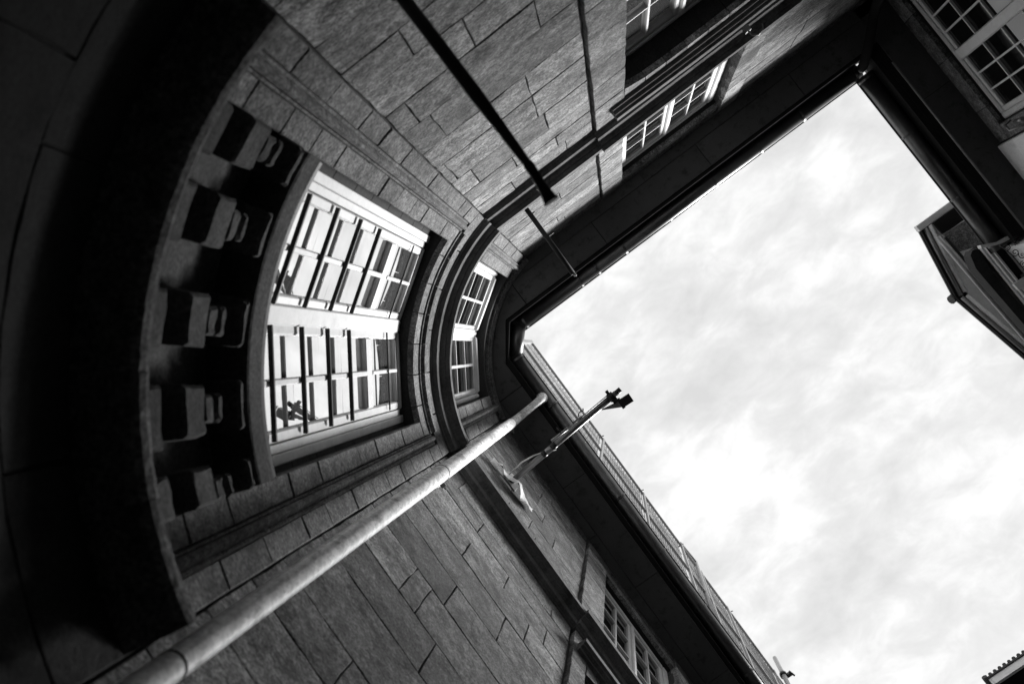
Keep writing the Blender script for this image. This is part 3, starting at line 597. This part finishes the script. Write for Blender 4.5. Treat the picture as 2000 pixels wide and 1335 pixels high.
# small cable hook on the hood mould, iron hook on building C
mb = MB(); mb.tube([FA(2.28, .10, 7.34), FA(2.29, .16, 7.35), FA(2.33, .19, 7.35), FA(2.38, .175, 7.34), FA(2.40, .14, 7.34)], .008, 8); mb.box(FA(2.28, .10, 7.34), (.05, .05, .05))
solo(mb.build('cable_hook', 'steel'), 'small metal hook on the moulding over the flat wall window', 'hook')
mb = MB(); mb.tube([FC(.52, .03, 10.15), FC(.53, .10, 10.15), FC(.60, .12, 10.1), FC(.62, .06, 9.9)], .012, 8); mb.tube([FC(.56, .03, 10.1), FC(.56, .09, 9.8)], .02, 8)
solo(mb.build('wall_hook', 'steel'), 'iron pintle hook on the stone edge beside the bright plaster panel', 'hook')

# ------------------------------------------------------------------ corrugated screen above the gutter of wall B
scr = thing('corrugated_screen', (-1.05, 0, 11.2), 'long screen of corrugated translucent sheets on the roof edge above the gutter', 'screen')
ycuts = [-.86, 1.02, 2.05, 3.02, 3.52, 4.18, 5.35, 5.95]
for k, (a, b) in enumerate(zip(ycuts, ycuts[1:])):
    mb = MB(); step = .019; nn_ = int((b - a - .06) / step); top = 14.38 + random.uniform(-.03, .03); rows = [11.12, 11.9, 12.7, 13.5, top]
    for j, z in enumerate(rows):
        for i in range(nn_ + 1):
            y = a + .03 + i * step; mb.v.append((-1.06 + .010 * math.sin(i * math.pi / 2 + .3) + .006 * math.sin(y * 5 + j), y, z))
    W = nn_ + 1
    for j in range(len(rows) - 1):
        for i in range(nn_): q = j * W + i; mb.f.append((q, q + 1, q + 1 + W, q + W)); mb.sm.append(True)
    mb.build('sheet', 'sheet', scr, scr)
    rb_ = MB(); y = a + .06
    while y < b - .03: rb_.box((-1.045, y, 12.75 + random.uniform(-.04, .04)), (.010, .008, 3.1)); y += .055
    rb_.build('ribs', 'steel', scr, scr)
    for z in (11.5, 12.3, 13.1, 13.7):
        rb_ = MB(); rb_.box((-1.047, (a + b) / 2, z), (.008, b - a - .06, .012)); rb_.build('wire', 'zinc', scr, scr)
for k, y in enumerate(ycuts[:-1]):
    mb = MB(); wd = .035 if k else .05
    mb.box((-1.02, y, 12.75), (.03, wd, 3.3)); mb.build('post', 'zinc', scr, scr)
for z in (11.2, 12.8, 14.36):
    mb = MB(); mb.box((-1.03, 2.55, z), (.035, 6.85, .05)); mb.build('rail', 'zinc', scr, scr)
for y in (.95, 1.98, 3.0, 4.25): 
    mb = MB(); mb.tube([(-1.08, y, 14.33), (-.99, y + .03, 14.42)], .012, 6); mb.build('tie', 'iron', scr, scr)
tb = thing('scaffold_tube', (-.92, 5.42, 11.2), 'upright scaffold tube with a dark coupler at the far end of the corrugated screen', 'scaffold tube')
mb = MB(); mb.tube([(-.93, 5.42, 11.1), (-.93, 5.42, 15.0)], .035, 14); mb.build('tube', 'zinc', tb, tb)
mb = MB(); mb.tube([(-.93, 5.42, 14.2), (-.93, 5.42, 14.28)], .055, 14); mb.box((-.86, 5.46, 14.24), (.09, .05, .07)); mb.tube([(-.83, 5.42, 14.24), (-.80, 5.52, 14.24)], .015, 8); mb.build('coupler', 'iron', tb, tb)
st_ = thing('standing_pole', (-1.03, 3.35, 11.2), 'slanting short pole standing over the top rail in the middle of the screen', 'pole')
mb = MB(); mb.tube([(-1.03, 3.02, 14.6), (-1.00, 3.40, 14.5)], .018, 8); mb.tube([(-1.04, 3.4, 11.15), (-1.01, 3.4, 14.55)], .03, 10); mb.build('tube', 'zinc', st_, st_)

# ------------------------------------------------------------------ bay building beyond the right-hand eaves
bb = thing('bay_building', (4.9, 1.8, -EYE), 'tall building with a bent tiled eave showing past the right-hand gutter', 'building')
def pl(mbf, name, m): return mbf.build(name, m, bb, bb)
Zb = 12.4
E0, E1, E2 = Vector((4.012, 1.06)), Vector((3.835, 2.058)), Vector((4.30, 4.40))
def strip(pts, w0, w1, z0, z1):
    return slab([(p.x + w0, p.y) for p in pts] + [(p.x + w1, p.y) for p in reversed(pts)], z0, z1)
pts = [E0, E1, E2]
pl(strip(pts, .012, 1.9, Zb + .07, Zb + .11), 'roof_deck', 'tile')
NT = 12
for i in range(NT * 3):                                     # tile ends along the eave
    t = i / NT; p = E0.lerp(E1, t) if t < 1 else E1.lerp(E2, (t - 1) / 2)
    mb = MB(); mb.tube([(p.x + .03 + random.uniform(-.012, .004), p.y, Zb + .085), (p.x + .9, p.y, Zb + .30)], .022 + random.uniform(0, .006), 8); pl(mb, 'roof_tile', 'tile')
mb = MB(); mb.tube([(E1.x - .02, E1.y, Zb + .10), (E1.x + .9, E1.y, Zb + .5)], .06, 10); pl(mb, 'hip_tile', 'tile')
pl(strip(pts, .02, .055, Zb + .0, Zb + .07), 'fascia_board', 'fascia')
for a, b in ((E0, E1), (E1, E2)):
    mb = MB(); mb.tube([(a.x + .075, a.y + .03, Zb + .0), (b.x + .085, b.y + .01, Zb + .0)], .030, 14); pl(mb, 'eave_gutter', 'steel')
    mb = MB(); mb.tube([(a.x + .135, a.y + .05, Zb - .01), (b.x + .15, b.y + .0, Zb - .01)], .028, 14); pl(mb, 'cornice_roll', 'plaster')
pl(strip(pts, .16, 1.2, Zb + .0, Zb + .03), 'soffit_board', 'plaster')
pl(slab([(4.0, 1.02), (4.6, 1.02), (4.6, 1.10), (4.0, 1.10)], Zb - .03, Zb + .08), 'end_board', 'plaster')
pl(slab([(4.17, 1.105), (4.6, 1.105), (4.6, 1.30), (4.18, 1.30)], Zb - .10, Zb - .05), 'dark_panel', 'fascia')
pl(slab([(4.122, 1.28), (4.5, 1.31), (4.5, 1.70), (4.157, 1.577)], 12.15, 12.2), 'pale_panel', 'carved')
mb = MB(); mb.tube([(4.004, 1.253, 12.0), (4.036, 2.101, 12.0), (4.076, 2.859, 12.0), (4.14, 4.2, 12.0)], .028, 12); pl(mb, 'conduit_pipe', 'zinc')
mb = MB(); mb.tube([(4.055, 1.304, 11.95), (4.095, 2.132, 11.95), (4.125, 2.767, 11.95), (4.19, 4.2, 11.95)], .018, 12); pl(mb, 'conduit_pipe', 'fascia')
mb = MB(); mb.box((5.15, 4.4, 5.3), (1.9, 5.4, 13.8)); pl(mb, 'wall', 'plaster')
pl(slab([(4.11, 1.60), (4.25, 1.60), (4.30, 4.4), (4.16, 4.4)], 11.75, 11.9), 'wall_band', 'fascia')
pl(slab([(4.13, 1.62), (4.25, 1.62), (4.30, 4.4), (4.17, 4.4)], 11.3, 11.74), 'wall_band', 'plaster')
cv = [(3.899, 1.561), (3.95, 1.524), (4.041, 1.551), (3.995, 1.673), (3.978, 1.909), (3.985, 2.196), (4.01, 2.5), (4.07, 3.4), (3.96, 3.4), (3.891, 2.551), (3.868, 2.037), (3.855, 1.723)]
pl(slab([(x, y) for x, y in cv], 11.2, 11.42), 'lintel_beam', 'base')
pl(slab([(4.0, 1.62), (4.3, 1.62), (4.3, 3.4), (4.08, 3.4)], 11.22, 11.40), 'beam_core', 'base')
for (x, y, z, w_) in ((4.014, 1.545, 11.12, .035), (4.034, 1.56, 11.06, .018), (4.060, 1.583, 11.02, .02)):
    pl(slab([(x, y), (x + w_, y), (x + w_ + .012, 3.3), (x + .012, 3.3)], z, z + .06), 'moulding', 'white')
pl(slab([(4.085, 1.62), (4.33, 1.62), (4.33, 2.05), (4.095, 2.05)], 11.1, 11.16), 'dark_opening', 'room')
pl(slab([(4.001, 2.071), (4.25, 2.075), (4.25, 2.21), (4.006, 2.156)], 10.98, 11.04), 'sill', 'white')
pl(slab([(3.948, 1.488), (4.12, 1.57), (4.441, 1.604), (4.6, 1.62), (4.6, 1.70), (4.379, 1.686), (4.089, 1.592), (3.941, 1.525)], 10.90, 11.0), 'string_band', 'plaster')
# wrought-iron scrollwork
ib = thing('scroll_bracket', (4.36, 1.7, 10.8), 'black wrought iron scrollwork against the pale wall at the right edge', 'ironwork')
def spiral(c, r0, r1, a0, a1, n=22, ax_=0): return [(c[0] + (r0 + (r1 - r0) * i / n) * math.cos(a0 + (a1 - a0) * i / n), c[1] + (r0 + (r1 - r0) * i / n) * math.sin(a0 + (a1 - a0) * i / n), c[2]) for i in range(n + 1)]
zi = 10.8
for k, (cx, cy, r) in enumerate(((4.125, 1.665, .035), (4.155, 1.76, .045), (4.20, 1.83, .04), (4.145, 1.92, .038), (4.24, 1.71, .05), (4.23, 1.93, .05))):
    mb = MB(); mb.tube(spiral((cx, cy, zi), r * .2, r, k, k + 8.5), .0055, 8); mb.build('scroll', 'iron', ib, ib)
mb = MB(); mb.tube([(4.07, 1.60, zi), (4.16, 1.615, zi), (4.27, 1.63, zi), (4.36, 1.65, zi)], .010, 8); mb.tube([(4.08, 1.615, zi), (4.11, 1.75, zi), (4.115, 1.88, zi), (4.12, 2.06, zi)], .007, 8); mb.tube([(4.20, 1.64, zi), (4.26, 1.76, zi), (4.28, 1.95, zi)], .007, 8); mb.build('bar', 'iron', ib, ib)

# ------------------------------------------------------------------ low tiled roof at the bottom right corner
fb = thing('far_house', (3.0, 6.2, -EYE), 'tiled eave corner with white fascia of a house at the bottom right corner', 'house')
mb = MB(); mb.box((4.95, 8.3, 5.1), (7.0, 4.0, 13.6)); mb.build('wall', 'dark_carved', fb, fb)
slab([(1.27, 5.93), (8.6, 5.93), (8.6, 10.4), (1.27, 10.4)], 11.98, 12.06).build('soffit_board', 'fascia', fb, fb)
mb = MB(); mb.box((4.9, 5.915, 12.06), (7.3, .03, .17)); mb.box((1.255, 8.2, 12.06), (.03, 4.6, .17)); mb.build('fascia_board', 'white', fb, fb)
for i in range(30):
    mb = MB(); x = 1.3 + i * .07; mb.tube([(x, 5.87, 12.185), (x, 7.5, 12.7)], .022 + random.uniform(0, .006), 8); mb.build('roof_tile', 'tile', fb, fb)
mb = MB(); mb.tube([(1.22, 5.86, 12.18), (1.22, 10, 12.2)], .035, 10); mb.build('verge_tile', 'tile', fb, fb)
slab([(1.22, 5.88), (8.6, 5.88), (8.6, 10.4), (1.22, 10.4)], 12.15, 12.17).build('roof_deck', 'tile', fb, fb)
mb = MB(); mb.add([(1.22, 5.88, 12.18), (8.6, 5.88, 12.18), (8.6, 10.4, 12.18), (1.22, 10.4, 12.18), (3.7, 8.15, 15.3), (6.2, 8.15, 15.3)], [(0, 1, 5, 4), (1, 2, 5), (2, 3, 4, 5), (3, 0, 4), (3, 2, 1, 0)]); mb.build('shading_hip_roof', 'tile', fb, fb)  # unseen high ridge shaped to shade the lower part of wall A
fb.location.y += .17

# ------------------------------------------------------------------ unseen building added at the far end to shade the lower court
rear = thing('added_shade_building', (-2.5, 11.5, -EYE), 'plain unseen building added to shade the lower court', 'building')
mb = MB(); mb.box((-2.5, 14.0, 6.2), (7.6, 5.0, 15.6)); mb.build('wall', 'dark_carved', rear, rear)
mb = MB(); mb.box((-2.5, 14.0, 14.1), (8.2, 5.6, .2)); mb.build('roof', 'tile', rear, rear)

# ------------------------------------------------------------------ lift everything that was built relative to the eye
for o in list(COL.objects):
    if o.parent is None and o not in (cam, sun): o.location.z += EYE
